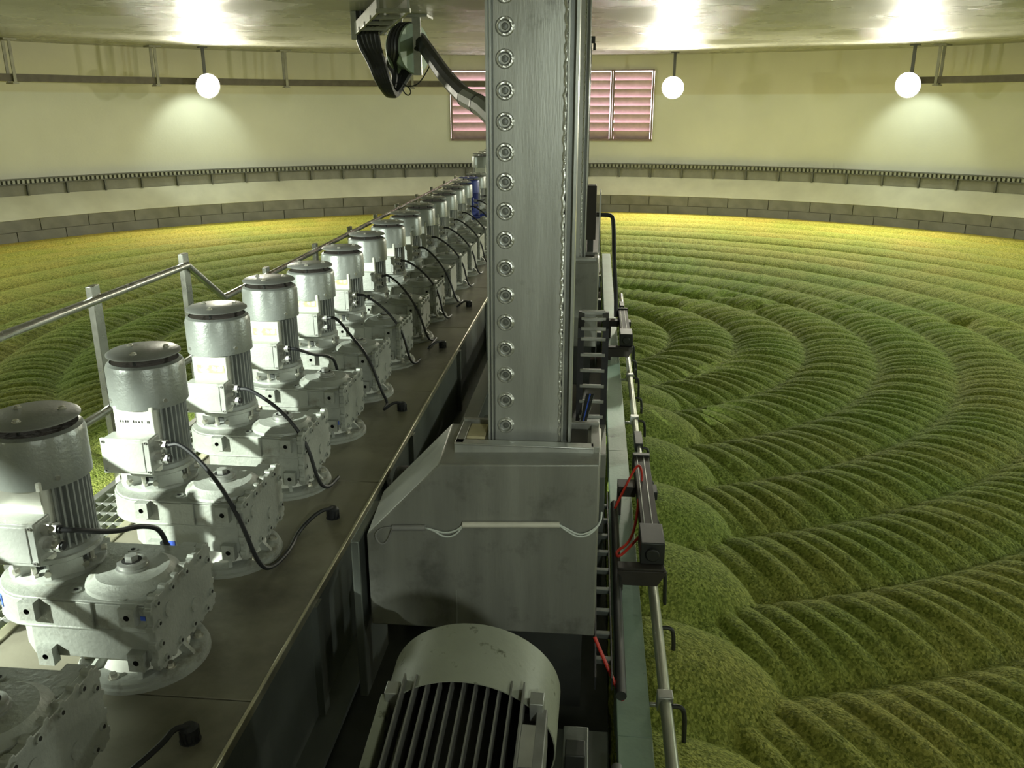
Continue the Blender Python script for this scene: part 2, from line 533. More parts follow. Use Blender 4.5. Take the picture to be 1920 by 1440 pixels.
# floodlights
def aim(o, to):
    o.rotation_euler = (Vector(to) - o.location).to_track_quat('-Z', 'Y').to_euler()
def spot(name, loc, to, watts, col, angle, blend=.4, size=.1):
    l = bpy.data.lights.new(name, 'SPOT'); l.energy = watts; l.color = col
    l.spot_size = R(angle); l.spot_blend = blend; l.shadow_soft_size = size
    o = bpy.data.objects.new(name, l); COL.objects.link(o); o.location = loc; aim(o, to)
    return o
def flood(th, r, z, watts, wallw, col, label, glow='glow_warm'):
    base = pol(th, r, z)
    t = empty('floodlight', base, -R(th), label=label, cat='light', group='floodlights round the wall')
    # local: -Y looks to the middle of the vessel
    tilt = Matrix.Rotation(R(90 + 12), 4, 'X')      # lathe axis turned to -Y, nodding down
    MB().lathe([(.225, .075), (.235, .085), (.235, .06), (.21, -.02), (.12, -.10), (.06, -.14), (.001, -.145)], 28, 'lamp', tilt, False, False).obj('housing', None, t)
    MB().lathe([(.001, .095), (.12, .088), (.222, .070), (.215, .055), (.001, .055)], 28, glow, tilt, False, False).obj('lens', None, t)
    b = MB().box(-.028, .028, .03, .06, .10, Z_CEIL - z - .001, 'lamp')
    b.box(-.08, .08, -.02, .11, Z_CEIL - z - .02, Z_CEIL - z - .001, 'lamp')
    b.obj('bracket', None, t)
    rot = Matrix.Translation(base) @ Matrix.Rotation(-R(th), 4, 'Z')
    spot('flood_beam', rot @ Vector((0, -.16, -.05)), rot @ Vector((0, -7, -2.6)), watts, col, 165, .5, .12)
    if wallw:
        spot('flood_spill', rot @ Vector((0, .06, -.27)), rot @ Vector((.0, .85, -.95)), wallw, (.9, 1, .82), 105, .55, .03)
    return t
for f in FLOODS: flood(*f, glow='glow_warm' if f[5] is WARM else 'glow_cool')

# ================================================================== MALT BED
def malt():
    rng = np.random.default_rng(3)
    def height(X, Y):
        dx = X - C.x; dy = Y - C.y
        r = np.hypot(dx, dy); th = np.arctan2(dx, dy)
        k = np.floor((r - .022) / PITCHM)
        u = (r - .022) / PITCHM - k
        rc = np.maximum(.3, .022 + (k + .5) * PITCHM)
        nr = np.round(2 * PI * rc / .135)
        off = np.sin(k * 12.9898) * 43758.5453 % (2 * PI)
        wob = .55 * np.sin(th * 5 + off) + .35 * np.sin(th * 17 + 2 * off) + .25 * np.sin(th * 41 + 3 * off)
        ph = th * nr + off + (2.2 + 6.0 * np.clip((r - 5.) / 4., 0, 1)) * np.sin(2.4 * (u - .5)) + 1.6 * wob
        su = np.sin(PI * np.clip(u, 0, 1))
        ring = su ** .45 * (1 + .30 * (0.5 - u))
        amp = 1 + .30 * np.sin(np.floor(ph / (2 * PI)) * 78.233 + k * 3.1)
        rib = np.abs(np.sin(ph / 2 * 1.0))
        far = np.clip((r - 2.5) / 5., 0, 1)
        h = (.080 + .045 * far) * ring * (.90 + .10 * np.sin(th * 3 + off)) + .036 * (1 - .70 * far) * (1 + .65 * np.clip((6.0 - Y) / 2.5, 0, 1)) * (1 - .45 * np.clip((Y - 9.5) / 2.5, 0, 1)) * amp * rib ** .62 * (.15 + .85 * su ** .6)
        edge = np.clip((r - 10.4) / .7, 0, 1)
        h = h * (1 - .5 * edge)
        z = Z_BED - .05 + h
        # heaps pushed up along the machine by every screw
        m = np.full_like(z, -9.)
        for q in range(-2, 16):
            ym = 2.28 + .74 * q if q < 6 else 2.28 + .74 * 6 + .668 * (q - 6)
            d2 = ((X - .22) / .66) ** 2 + ((Y - ym) / .50) ** 2
            m = np.maximum(m, Z_BED - .14 + .38 * np.sqrt(np.maximum(0, 1 - d2)) - .6 * np.maximum(0, d2 - 1))
        near = np.clip((9.0 - Y) / 3.0, 0, 1)
        m = m - .35 * (1 - near)
        z = np.maximum(z, m)
        # a trail of shallow footprints
        for (fx, fy) in ((.55, 11.3), (.95, 11.2), (1.3, 10.85), (1.75, 10.9), (2.0, 10.35), (2.3, 10.55), (3.0, 10.3), (4.1, 9.75), (4.55, 9.5), (4.9, 9.45), (5.6, 8.9), (.85, 10.35)):
            z = z - .09 * np.exp(-(((X - fx) / .15) ** 2 + ((Y - fy) / .11) ** 2))
        # under the machine the bed is ploughed low
        inm = np.clip((.12 - X) / .12, 0, 1) * np.clip((X + 2.3) / .25, 0, 1)
        z = np.where(inm > 0, np.minimum(z, Z_BED + .02 - .25 * inm), z)
        return z
    V = []; F = []
    def grid(rs, ths, keep):
        Rr, T = np.meshgrid(rs, ths, indexing='ij')
        X = C.x + Rr * np.sin(T); Y = C.y + Rr * np.cos(T)
        Z = height(X, Y)
        n0 = sum(len(v) for v in V)
        idx = np.arange(X.size).reshape(X.shape)
        a = idx[:-1, :-1].ravel(); b = idx[:-1, 1:].ravel(); c = idx[1:, 1:].ravel(); d = idx[1:, :-1].ravel()
        q = np.stack([a, b, c, d], 1)
        yc = (Y.ravel()[a] + Y.ravel()[c]) / 2
        q = q[keep(yc)]
        used = np.unique(q); rem = np.full(X.size, -1); rem[used] = np.arange(len(used))
        V.append(np.stack([X.ravel(), Y.ravel(), Z.ravel()], 1)[used]); F.append(rem[q] + n0)
    nth = 3000
    ths = np.linspace(-PI, PI, nth + 1)
    grid(np.concatenate([[.02], np.arange(.06, R_IN + .02, .042), [R_IN + .02]]), ths, lambda y: y > .6)
    grid(np.concatenate([[.02], np.arange(.06, R_IN + .02, .11), [R_IN + .02]]), np.linspace(-PI, PI, 500), lambda y: y <= .75)
    Va = np.concatenate(V).astype(np.float32); Fa = np.concatenate(F).astype(np.int32)
    me = bpy.data.meshes.new('malt_bed')
    me.vertices.add(len(Va)); me.vertices.foreach_set('co', Va.ravel())
    me.loops.add(Fa.size); me.loops.foreach_set('vertex_index', Fa[:, ::-1].ravel())
    me.polygons.add(len(Fa)); me.polygons.foreach_set('loop_start', np.arange(0, Fa.size, 4, dtype=np.int32))
    me.polygons.foreach_set('use_smooth', np.ones(len(Fa), dtype=bool))
    me.update(); me.validate()
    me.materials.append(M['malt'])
    o = bpy.data.objects.new('malt_bed', me); COL.objects.link(o)
    tag(o, 'bed of green malt turned into rings of ribbed heaps', 'malt', kind='stuff')
malt()

# ================================================================== THE MACHINE
DX0, DX1 = -1.93, -0.975
DECK_Y0, DECK_Y1 = -1.6, 19.4
deck = empty('machine_deck', (-1.45, 8.9, 0), label='long brown steel deck carrying the row of gear motors', cat='platform')
dl = Vector((-deck.location.x, -deck.location.y, 0))
joints = [DECK_Y0, 0.35, 2.05, 3.62, 4.98, 6.6, 8.2, 9.8, 11.4, 12.55]
for y0, y1 in zip(joints, joints[1:]):
    MB().box(DX0, DX1, y0 + .003, y1 - .003, -.012, 0, 'deck').obj('deck_plate', None, deck, .003, dl)
MB().box(DX0, DX1, 12.55, DECK_Y1, -.012, .24, 'deck').obj('raised_step', None, deck, .004, dl)
MB().box(DX1 - .002, DX1 + .010, DECK_Y0, 12.55, -.030, .004, 'deckedge').obj('edge_strip', None, deck, .003, dl)
g = MB().box(DX0, DX1 - .006, DECK_Y0, DECK_Y1, -.50, -.012, 'girder')
for k in range(9): g.box(DX1 - .01, DX1 + .02, .9 + 1.7 * k, .96 + 1.7 * k, -.50, -.03, 'girder')
g.box(DX1 - .05, DX1 + .09, DECK_Y0, DECK_Y1, -.52, -.50, 'girder')
g.obj('girder', None, deck, 0, dl)
MB().box(DX0 - .03, DX0 + .012, DECK_Y0, 12.5, -.17, .008, 'deckedge').obj('edge_angle', None, deck, .003, dl)

frame = empty('bottom_frame', (-.4, 8.9, -.55), label='dark steel frame in the trench between deck and green beam', cat='frame')
fl = -frame.location
MB().box(-.97, .11, DECK_Y0, DECK_Y1, -.60, -.54, 'dark').obj('base_plate', None, frame, 0, fl)
MB().box(-.80, -.70, 3.25, 12, -.50, -.20, 'girder').obj('long_beam', None, frame, .004, fl)
for y in (4.2, 5.3, 7.7, 9.1, 10.5):
    MB().box(-.70, .1, y, y + .1, -.50, -.30, 'girder').obj('cross_beam', None, frame, .004, fl)
MB().box(-.55, -.47, 3.3, 12, -.54, -.36, 'dark').obj('long_beam', None, frame, .004, fl)
MB().box(-.2, .10, 1.2, 2.45, -.40, -.36, 'girder').obj('motor_shelf', None, frame, .004, fl)
MB().box(-.05, .03, 2.0, 2.25, -.36, -.18, 'girder').box(-.04, .02, 2.05, 2.12, -.18, -.12, 'dark').obj('motor_foot', None, frame, .004, fl)

def wheel(y):
    w = empty('guide_wheel', (-.90, y, -.12), label='dark guide wheel in the trench beside the deck edge', cat='wheel', group='guide wheels')
    mx = Matrix.Rotation(PI / 2, 4, 'Y')
    MB().lathe([(.03, -.03), (.125, -.03), (.13, -.02), (.13, .02), (.125, .03), (.03, .03)], 24, 'black', mx).obj('tyre', None, w)
    MB().lathe([(.05, -.045), (.05, .045)], 12, 'dark', mx).box(.03, .22, -.03, .03, -.03, .03, 'dark').obj('axle', None, w)
wheel(3.78)

# ---- gear motors
def lobe_outline():
    """scalloped edge of the gearbox end cover in (y, z)"""
    pts = []
    y0, y1, z0, z1 = -.158, .216, .068, .302
    def side(a, b, n):
        a, b = Vector(a), Vector(b); d = (b - a); nrm = Vector((d.y, -d.x)).normalized()
        for i in range(n):
            for f, h in ((.0, 0), (.30, 0), (.36, .009), (.64, .009), (.70, 0)):
                p = a + d * ((i + f) / n) + nrm * h
                pts.append((p.x, p.y))
    side((y0, z0), (y1, z0), 6); side((y1, z0), (y1, z1), 4); side((y1, z1), (y0, z1), 6); side((y0, z1), (y0, z0), 4)
    return pts
MX, MY = -.29, .06          # motor axis relative to the output shaft
def body_outline(x0, rad, cy):
    pts = [(.115, -.150), (.115, .205)]
    n = 12
    for k in range(n + 1):
        a = PI / 2 + PI * k / n
        pts.append((x0 + rad * math.cos(a), cy + rad * math.sin(a) * (1.0 if k else 1.0)))
    return pts
def make_motor():
    root = empty('gear_motor', (0, 0, 0))
    # base flange
    b = MB().lathe([(.20, 0), (.20, .012), (.192, .016), (.192, .030), (.185, .034), (.12, .036)], 40, 'silver2', None, True, True).obj('base_flange', None, root)
    MB().lathe([(.140, .034), (.120, .06), (.118, .095)], 28, 'pad', None, False, False).obj('neck', None, root)
    for k in range(6):
        a = k * PI / 3 + .95
        mx = Matrix.Rotation(a, 4, 'Z')
        MB().prism([(.11, .034), (.178, .034), (.172, .044), (.12, .092), (.11, .092)], -.007, .007, 'y', 'silver2', mx).obj('gusset', None, b)
    bb = MB()
    for k in range(6):
        a = k * PI / 3 + .45
        mx = Matrix.Translation((.163 * math.cos(a), .163 * math.sin(a), .033)) @ Matrix.Rotation(a, 4, 'Z')
        if k == 0:
            bb.lathe([(.017, 0), (.017, .006)], 12, 'bolt').lathe([(.011, .006), (.011, .018)], 6, 'bolt')
            fb0 = bb.obj('flange_bolt', None, b); fb0.location = mx.translation
        else: share(fb0, 'flange_bolt', b, mx.translation, (0, 0, a))
    # gearbox
    gb = MB()
    gb.prism(body_outline(-.262, .1775, .0275), .196, .282, 'z', 'silver2')
    gb.prism([(p[0] * .985, p[1] * .985 + .0005) for p in body_outline(-.262, .1775, .0275)], .282, .290, 'z', 'silver2')
    gb.prism(body_outline(-.262, .181, .0275), .190, .199, 'z', 'silver2')
    gb.prism([(.115, -.146), (.115, .200), (-.25, .200), (-.33, .15), (-.345, .03), (-.33, -.09), (-.265, -.146)], .088, .192, 'z', 'silver2')
    gb.prism([(-.10, -.155), (-.06, -.158), (-.05, -.158), (-.05, -.15), (-.10, -.15)], .20, .288, 'z', 'silver2')
    gbo = gb.obj('gearbox', None, root, .006)
    # end cover with scalloped edge and bolts
    cv = MB().prism(lobe_outline(), .118, .142, 'x', 'silver2')
    cvo = cv.obj('end_cover', None, root, .002)
    cb0 = None
    for (y, z) in [(-.13, .285), (-.04, .287), (.05, .287), (.14, .287), (.19, .25), (.19, .13), (.15, .09), (.06, .09), (-.03, .09), (-.12, .09), (-.135, .15), (-.135, .22)]:
        if cb0 is None:
            cb0 = MB().cyl((0, 0, 0), (.007, 0, 0), .012, 10, 'silver2').cyl((.007, 0, 0), (.0085, 0, 0), .006, 6, 'hole').obj('cover_bolt', None, cvo)
            cb0.location = (.142, y, z)
        else: share(cb0, 'cover_bolt', cvo, (.142, y, z))
    bs0 = MB().cyl((0, 0, 0), (.004, 0, 0), .024, 14, 'silver2').obj('cover_boss', None, cvo); bs0.location = (.142, -.07, .23)
    share(bs0, 'cover_boss', cvo, (.142, .08, .15))
    # mounting lugs
    lug0 = None
    for (x, y, z, f) in [(-.245, -.150, .258, 1), (.070, -.150, .258, 1), (-.215, -.146, .100, 1), (.075, -.146, .100, 1),
                         (-.245, .205, .258, -1), (.070, .205, .258, -1), (.075, .200, .100, -1)]:
        if lug0 is None:
            mb = MB()
            # front plate with a round hole
            n = 16; w, h0, h1 = .025, -.030, .030
            sq = []; ci = []; ci2 = []
            for k in range(n):
                a = 2 * PI * k / n; c, s = math.cos(a), math.sin(a); m_ = max(abs(c), abs(s))
                sq.append((w * c / m_, -.028, .030 * s / m_)); ci.append((.0095 * c, -.028, .0095 * s)); ci2.append((.0095 * c, -.004, .0095 * s))
            mb.add(sq + ci, [(k, (k + 1) % n, n + (k + 1) % n, n + k) for k in range(n)], 'silver2')
            mb.add(ci + ci2, [(k, (k + 1) % n, n + (k + 1) % n, n + k) for k in range(n)] + [tuple(range(n, 2 * n))], 'hole')
            bk = [(p[0], .004, p[2]) for p in sq]
            mb.add(sq + bk, [(k, (k + 1) % n, n + (k + 1) % n, n + k) for k in range(n)], 'silver2')
            lug0 = mb.obj('mounting_lug', None, root); lug0.location = (x, y, z)
        else:
            share(lug0, 'mounting_lug', root, (x, y, z), (0, 0, 0 if f > 0 else PI))
    # shaft disc and hollow shaft bolt
    d = MB().lathe([(.142, .289), (.138, .300), (.112, .318), (.108, .322), (.052, .324)], 40, 'silver2', None, False, True).obj('shaft_disc', None, root)
    hb = MB().lathe([(.050, .322), (.050, .330), (.044, .332), (.044, .345), (.036, .348)], 20, 'galv').lathe([(.030, .347), (.030, .3485)], 16, 'hole').lathe([(.021, .348), (.021, .364), (.018, .366)], 6, 'galv')
    hb.obj('shaft_bolt', None, d)
    pl0 = MB().cyl((0, 0, .289), (0, 0, .295), .017, 14, 'silver2').cyl((0, 0, .295), (0, 0, .296), .008, 6, 'hole').obj('oil_plug', None, gbo)
    pl0.location = (.035, -.125, 0)
    share(pl0, 'oil_plug', gbo, (-.09, .155, 0)); share(pl0, 'oil_plug', gbo, (-.13, -.10, 0))
    # adapter between gearbox and motor: a lantern with open sides
    T = Matrix.Translation((MX, MY, 0))
    ad = MB().lathe([(.142, .289), (.142, .300), (.130, .304)], 32, 'silver', T)
    for k in range(4):
        mx = T @ Matrix.Rotation(k * PI / 2 + PI / 4, 4, 'Z')
        ad.box(.075, .133, -.048, .048, .300, .350, 'silver', mx)
    ad.lathe([(.075, .300), (.075, .352)], 16, 'dark', T)
    ad.lathe([(.135, .348), (.140, .352), (.140, .366), (.128, .372)], 32, 'silver', T)
    ado = ad.obj('motor_adapter', None, root)
    ab0 = MB().cyl((0, 0, .302), (0, 0, .346), .008, 8, 'bolt').cyl((0, 0, .302), (0, 0, .314), .013, 6, 'bolt').obj('adapter_bolt', None, ado)
    ab1 = MB().cyl((-.004, 0, 0), (.012, 0, 0), .011, 6, 'bolt').obj('adapter_bolt', None, ado)
    for k in range(4):
        a = k * PI / 2; p = (MX + .118 * math.cos(a), MY + .118 * math.sin(a), 0)
        if k == 0: ab0.location = p
        else: share(ab0, 'adapter_bolt', ado, p)
    for k in range(8):
        a = k * PI / 4 + PI / 8; p = (MX + .134 * math.cos(a), MY + .134 * math.sin(a), .322)
        if k == 0: ab1.location = p; ab1.rotation_euler = (0, 0, a)
        else: share(ab1, 'adapter_bolt', ado, p, (0, 0, a))
    # finned motor body
    mbx = MB().lathe([(.104, .368), (.104, .625)], 32, 'fin', T)
    mbx.lathe([(.134, .366), (.134, .385), (.120, .395), (.104, .398)], 32, 'fin', T, False, False)
    nf = 40
    for k in range(nf):
        a = 2 * PI * k / nf
        dd = (a - 1.5 * PI + PI) % (2 * PI) - PI
        if abs(dd) < .62: continue
        mx = T @ Matrix.Rotation(a, 4, 'Z')
        mbx.box(.098, .129, -.0028, .0028, .372, .628, 'fin', mx)
    mbo = mbx.obj('motor_body', None, root)
    px = MB().box(MX - .078, MX + .078, MY - .127, MY - .06, .372, .628, 'pad').obj('front_pad', None, mbo, .004)
    # fan cowl with grille and rain cap
    cw = MB().lathe([(.139, .612), (.142, .612), (.142, .752), (.136, .768), (.124, .776)], 40, 'cowl', T, False, False).lathe([(.124, .774), (.06, .772), (.001, .772)], 40, 'darkgrime', T, False, False).lathe([(.139, .612), (.10, .614)], 40, 'cowl', T, False, False)
    cwo = cw.obj('fan_cowl', None, root)
    cs0 = MB().cyl((0, 0, 0), (.008, 0, 0), .008, 8, 'chrome').obj('cowl_screw', None, cwo)
    for k in range(4):
        a = k * PI / 2 + .9 - PI / 2; p = (MX + .140 * math.cos(a), MY + .140 * math.sin(a), .642)
        if k == 0: cs0.location = p; cs0.rotation_euler = (0, 0, a)
        else: share(cs0, 'cowl_screw', cwo, p, (0, 0, a))
    cp = MB().lathe([(.118, .797), (.134, .800), (.134, .804), (.122, .812), (.001, .814)], 40, 'cap', T, True, False)
    for k in range(3):
        a = k * 2 * PI / 3 + .6
        p = Vector((MX + .082 * math.cos(a), MY + .082 * math.sin(a), 0))
        cp.cyl(p + Vector((0, 0, .764)), p + Vector((0, 0, .800)), .006, 8, 'dark')
    cpo = cp.obj('rain_cap', None, root)
    for k in range(3):
        a = k * 2 * PI / 3 + .6
        p = Vector((MX + .082 * math.cos(a), MY + .082 * math.sin(a), .813))
        MB().lathe([(.013, 0), (.013, .002), (.009, .003), (.009, .008), (.004, .010)], 8, 'bolt', Matrix.Translation(p)).obj('cap_bolt', None, cpo)
    # terminal box with lid and glands
    bx0, bx1, by0, by1, bz0, bz1 = MX - .098, MX + .092, MY - .205, MY - .118, .392, .530
    tb_ = MB().box(bx0 + .004, bx1 - .004, by0 + .012, by1, bz0 + .004, bz1 - .004, 'silver').box(bx0 + .03, bx1 - .03, by1 - .005, by1 + .03, bz0 + .02, bz1 - .02, 'silver').obj('terminal_box', None, root, .006)
    lid = MB().box(bx0, bx1, by0, by0 + .013, bz0, bz1, 'silver').box(bx0 + .022, bx1 - .022, by0 - .003, by0 + .002, bz0 + .010, bz1 - .010, 'silver')
    lid.obj('lid', None, tb_, .003)
    ls0 = MB().cyl((0, -.004, 0), (0, .002, 0), .006, 8, 'chrome').cyl((0, -.0045, 0), (0, -.003, 0), .003, 6, 'hole').obj('lid_screw', None, tb_)
    ls0.location = (bx0 + .012, by0, bz0 + .012)
    for x, z in ((bx0 + .012, bz1 - .012), (bx1 - .012, bz0 + .012), (bx1 - .012, bz1 - .012)): share(ls0, 'lid_screw', tb_, (x, by0, z))
    for z in (.495, .440):
        y = MY - .155
        MB().cyl((bx1 - .006, y, z), (bx1 + .022, y, z), .021, 6, 'chrome').cyl((bx1 + .022, y, z), (bx1 + .030, y, z), .016, 12, 'chrome').cyl((bx1 + .030, y, z), (bx1 + .044, y, z), .019, 6, 'chrome').cyl((bx1 + .044, y, z), (bx1 + .052, y, z), .013, 12, 'black').obj('cable_gland', None, tb_)
    return root
proto = make_motor()
ORD = ['', 'first', 'second', 'third', 'fourth', 'fifth', 'sixth', 'seventh', 'eighth', 'ninth', 'tenth', 'eleventh', 'twelfth', 'thirteenth', 'fourteenth', 'fifteenth', 'sixteenth', 'seventeenth', 'eighteenth', 'nineteenth', 'twentieth']
GX = -1.40
def gy(n): return 2.235 + PITCHM * (n - 1)
motors = {}
GRP = 'gear motors in a row along the deck'
def by_name(root, nm):
    return [c for c in root.children if c.name.split('.')[0] == nm]
for n in range(0, 20):
    o = proto if n == 0 else copy_tree(proto, None, n >= 9)
    o.location = (GX + random.uniform(-.006, .006) if n else GX, gy(n), .24 if n >= 17 else 0)
    o.rotation_euler.z = R(random.uniform(-1.5, 1.5)) if n else 0
    motors[n] = o
    dz = {0: 0, 1: -.012, 2: .004, 3: .022, 4: .022}.get(n, -.02)
    for c in o.children:
        if c.name.split('.')[0] in ('fan_cowl', 'rain_cap'): c.location.z = dz
    extra = {0: 'silver gear motor cut off at the deck front, of which only the gearbox shows',
             1: 'silver gear motor with steel name plate and blue gearbox sticker, whole one at deck front',
             2: 'silver gear motor with printed white panel, second whole one from the deck front',
             3: 'silver gear motor with faded yellow sticker, third whole one from the deck front',
             4: 'silver gear motor with bright yellow sticker, fourth whole one from the deck front',
             15: 'blue gear motor between silver ones far down the deck'}.get(
        n, 'silver gear motor on the raised step, %s beyond the blue one' % ORD[n - 15] if n >= 17 else
        'silver gear motor just beyond the blue one' if n == 16 else
        'silver gear motor on the deck, %s whole one from the deck front' % ORD[n])
    tag(o, extra, 'gear motor', GRP)
# tags, stickers and the blue motor
def sticker(n, part, name, x0, x1, y, z0, z1, m):
    host = by_name(motors[n], part)[0]
    return MB().box(x0, x1, y - .0015, y, z0, z1, m).obj(name, None, host)
PY = MY - .127
MB().box(MX - .074, MX + .074, PY - .002, PY, .555, .600, 'steeltag').obj('name_plate', None, by_name(motors[1], 'motor_body')[0])
for n, m_ in ((3, 'yellowtag'), (4, 'yellowtag'), (5, 'yellowtag'), (6, 'yellowtag')):
    MB().box(MX - .060, MX + .066, PY - .0015, PY, .555, .592, m_).obj('sticker', None, by_name(motors[n], 'motor_body')[0])
# printed characters on motor two: small dark marks, illegible in the photograph
mk = MB()
for x in (-.055, -.046, -.036, -.026, -.004, .006, .017, .030, .052, .058):
    w = random.uniform(.003, .006)
    mk.box(MX + x, MX + x + w, PY - .0012, PY, .566, .566 + random.uniform(.006, .011), 'hole')
tag(mk.obj('printed_marks', None, by_name(motors[2], 'motor_body')[0]), kind='stuff')
def arc_tag(n, a0, a1, z0, z1, m):
    host = by_name(motors[n], 'gearbox')[0]
    vs = []
    for k in range(5):
        a = R(a0 + (a1 - a0) * k / 4)
        for rr in (.1765, .1785):
            for z in (z0, z1): vs.append((-.262 + rr * math.cos(a), .0275 + rr * math.sin(a), z))
    fs = []
    for k in range(4):
        b0 = k * 4
        fs += [(b0, b0 + 4, b0 + 5, b0 + 1), (b0 + 2, b0 + 3, b0 + 7, b0 + 6), (b0, b0 + 2, b0 + 6, b0 + 4), (b0 + 1, b0 + 5, b0 + 7, b0 + 3)]
    fs += [(0, 1, 3, 2), (16, 18, 19, 17)]
    MB().add(vs, fs, m).obj('sticker', None, host)
arc_tag(1, 205, 232, .225, .265, 'bluetag')
sticker(1, 'gearbox', 'sticker', .098, .113, -.1505, .236, .250, 'bluetag')
sticker(2, 'gearbox', 'sticker', -.175, -.145, -.1465, .100, .122, 'bluetag')
sticker(4, 'gearbox', 'sticker', .08, .105, -.1465, .10, .122, 'bluetag')
for ch in motors[15].children_recursive:
    if ch.type == 'MESH':
        me = ch.data.copy(); ch.data = me
        for i, mm in enumerate(me.materials):
            if mm in (M['cowl'], M['silver'], M['silver2'], M['cap'], M['fin'], M['pad']): me.materials[i] = M['blue']
        ch.data = me

# ---- cables and grommets
def grommet(y, label):
    g = MB().lathe([(.030, 0), (.030, .004), (.022, .006), (.022, .020), (.026, .022), (.026, .042), (.018, .050)], 14, 'black')
    for k in range(8):
        a = k * PI / 4
        g.box(.020, .028, -.003, .003, .006, .040, 'black', Matrix.Rotation(a, 4, 'Z'))
    o = g.obj('cable_grommet'); o.location = (-1.085, y, 0)
    tag(o, label, 'grommet', 'cable grommets in the deck')
GROM = {0: 1.875, 2: 3.242, 5: 4.62, 7: 6.0, 9: 7.37}
names = ['at the deck front', 'beside the second whole gear motor', 'beside the fourth whole gear motor', 'beside the sixth whole gear motor', 'beside the eighth whole gear motor']
for (n, y), nm in zip(GROM.items(), names):
    grommet(y, 'black cable grommet standing on the deck ' + nm)
for n in range(0, 17):
    b = motors[n].location
    gl = Vector((b.x + MX + .092 + .048, b.y + MY - .155, b.z + .495))
    if n == 0: gl = Vector((b.x + MX + .14, b.y + MY - .155, .44))
    if n in GROM:
        y = GROM[n]
        e = Vector((-1.085, y, .045))
        if n == 0:
            pts = [(-1.232, 1.62, .012), (-1.20, 1.68, .012), (-1.12, 1.80, .05), e + Vector((-.03, -.025, .012)), e]
            pts = [(-1.30, 1.47, .05), (-1.245, 1.58, .014)] + pts[1:]
        else:
            pts = [gl, gl + Vector((.05, .0, .01)), (b.x + .02, b.y - .13, .41), (b.x + .13, b.y - .175, .26), (b.x + .19, b.y - .185, .06), (b.x + .215, b.y - .13, .014),
                   (b.x + .235, b.y + .02, .014), (e.x - .10, e.y - .16, .014), (e.x - .04, e.y - .06, .06), e]
            if n == 5:
                pts = [gl, gl + Vector((.05, 0, .01)), (b.x + .0, b.y - .17, .42), (b.x + .12, b.y - .22, .30), (b.x + .19, b.y - .24, .10), (b.x + .215, b.y - .20, .014), (b.x + .22, b.y - .27, .014), (e.x - .10, e.y - .06, .016), (e.x - .04, e.y - .03, .06), e]
    elif n in (1, 4):
        pts = [gl, gl + Vector((.04, .01, -.005)), (b.x - .06, b.y + .03, .425), (b.x - .03, b.y + .13, .40), (b.x + .0, b.y + .215, .34), (b.x + .0, b.y + .23, .10), (b.x + .02, b.y + .24, .014)]
    else:
        pts = [gl, gl + Vector((.05, .0, .0)), (b.x + .04, b.y - .10, .40), (b.x + .15, b.y - .12, .26), (b.x + .19, b.y - .13, .07), (b.x + .215, b.y - .08, .016), (b.x + .225, b.y + .06, .014)]
    o = MB().tube(pts, .0085, 8, 'black', 3).obj('power_cable')
    which = {0: 'black cable ending in a grommet at the deck front',
             1: 'short black cable from the name-plated gear motor, passing behind its shaft disc',
             }.get(n, 'black cable from the blue gear motor' if n == 15 else 'black cable from the gear motor just beyond the blue one' if n == 16 else 'black cable from the %s whole gear motor %s' % (ORD[n], 'to a deck grommet' if n in GROM else 'of the row'))
    tag(o, which, 'cable', 'gear motor cables')

# ---- walkway grating and railing
RX = -2.40
gr = empty('walkway_grating', (-2.18, 6, -.16), label='open steel grating walkway between the gear motors and the railing', cat='grating')
gl_ = -gr.location
GY0, GY1 = .3, 15.0
MB().box(RX - .03, RX + .005, GY0, GY1, -.20, -.145, 'galv').box(-1.985, -1.96, GY0, GY1, -.20, -.145, 'galv').obj('frame', None, gr, 0, gl_)
lb = None
nlong = 10
for i in range(nlong):
    x = RX + .045 + (i * (.375 / (nlong - 1)))
    if lb is None:
        lb = MB().box(-.002, .002, GY0, GY1, -.185, -.155, 'galv').obj('bearing_bar', None, gr, 0, gl_ + Vector((x, 0, 0)))
    else: share(lb, 'bearing_bar', gr, gl_ + Vector((x, 0, 0)))
cb = None
ncr = int((GY1 - GY0) / .098)
for i in range(ncr):
    y = GY0 + .05 + i * .098
    if cb is None:
        cb = MB().box(RX, -1.97, -.004, .004, -.168, -.152, 'galv').obj('cross_bar', None, gr, 0, gl_ + Vector((0, y, 0)))
    else: share(cb, 'cross_bar', gr, gl_ + Vector((0, y, 0)))
rl = empty('railing', (RX, 6, -.16), label='stainless steel railing of flat posts and round rails beside the malt', cat='railing')
rll = -rl.location
posts = [(1.9, .87), (2.87, .87), (3.85, .87), (4.80, .87)] + [(y, .565) for y in (6.05, 7.2, 8.3, 9.33, 10.4, 11.6, 12.7, 13.8, 14.9)]
for y, z in posts:
    MB().box(RX - .016, RX + .016, y - .036, y + .036, -.155, z, 'rail').box(RX - .016, RX + .016, y + .030, y + .036, -.155, z, 'rail').obj('post', None, rl, .003, rll)
MB().tube([(RX + .02, 0.6, .802), (RX + .02, 4.80, .802)], .021, 12, 'rail').obj('top_rail', None, rl, 0, rll)
MB().tube([(RX + .02, 0.6, .255), (RX + .02, 6.0, .255)], .021, 12, 'rail').obj('lower_rail', None, rl, 0, rll)
MB().tube([(RX + .02, 4.80, .800), (RX + .02, 5.25, .51), (RX + .02, 15.0, .51)], .021, 12, 'rail').obj('top_rail', None, rl, 0, rll)
MB().tube([(RX + .02, 6.0, .10), (RX + .02, 15.0, .10)], .018, 12, 'rail').obj('lower_rail', None, rl, 0, rll)

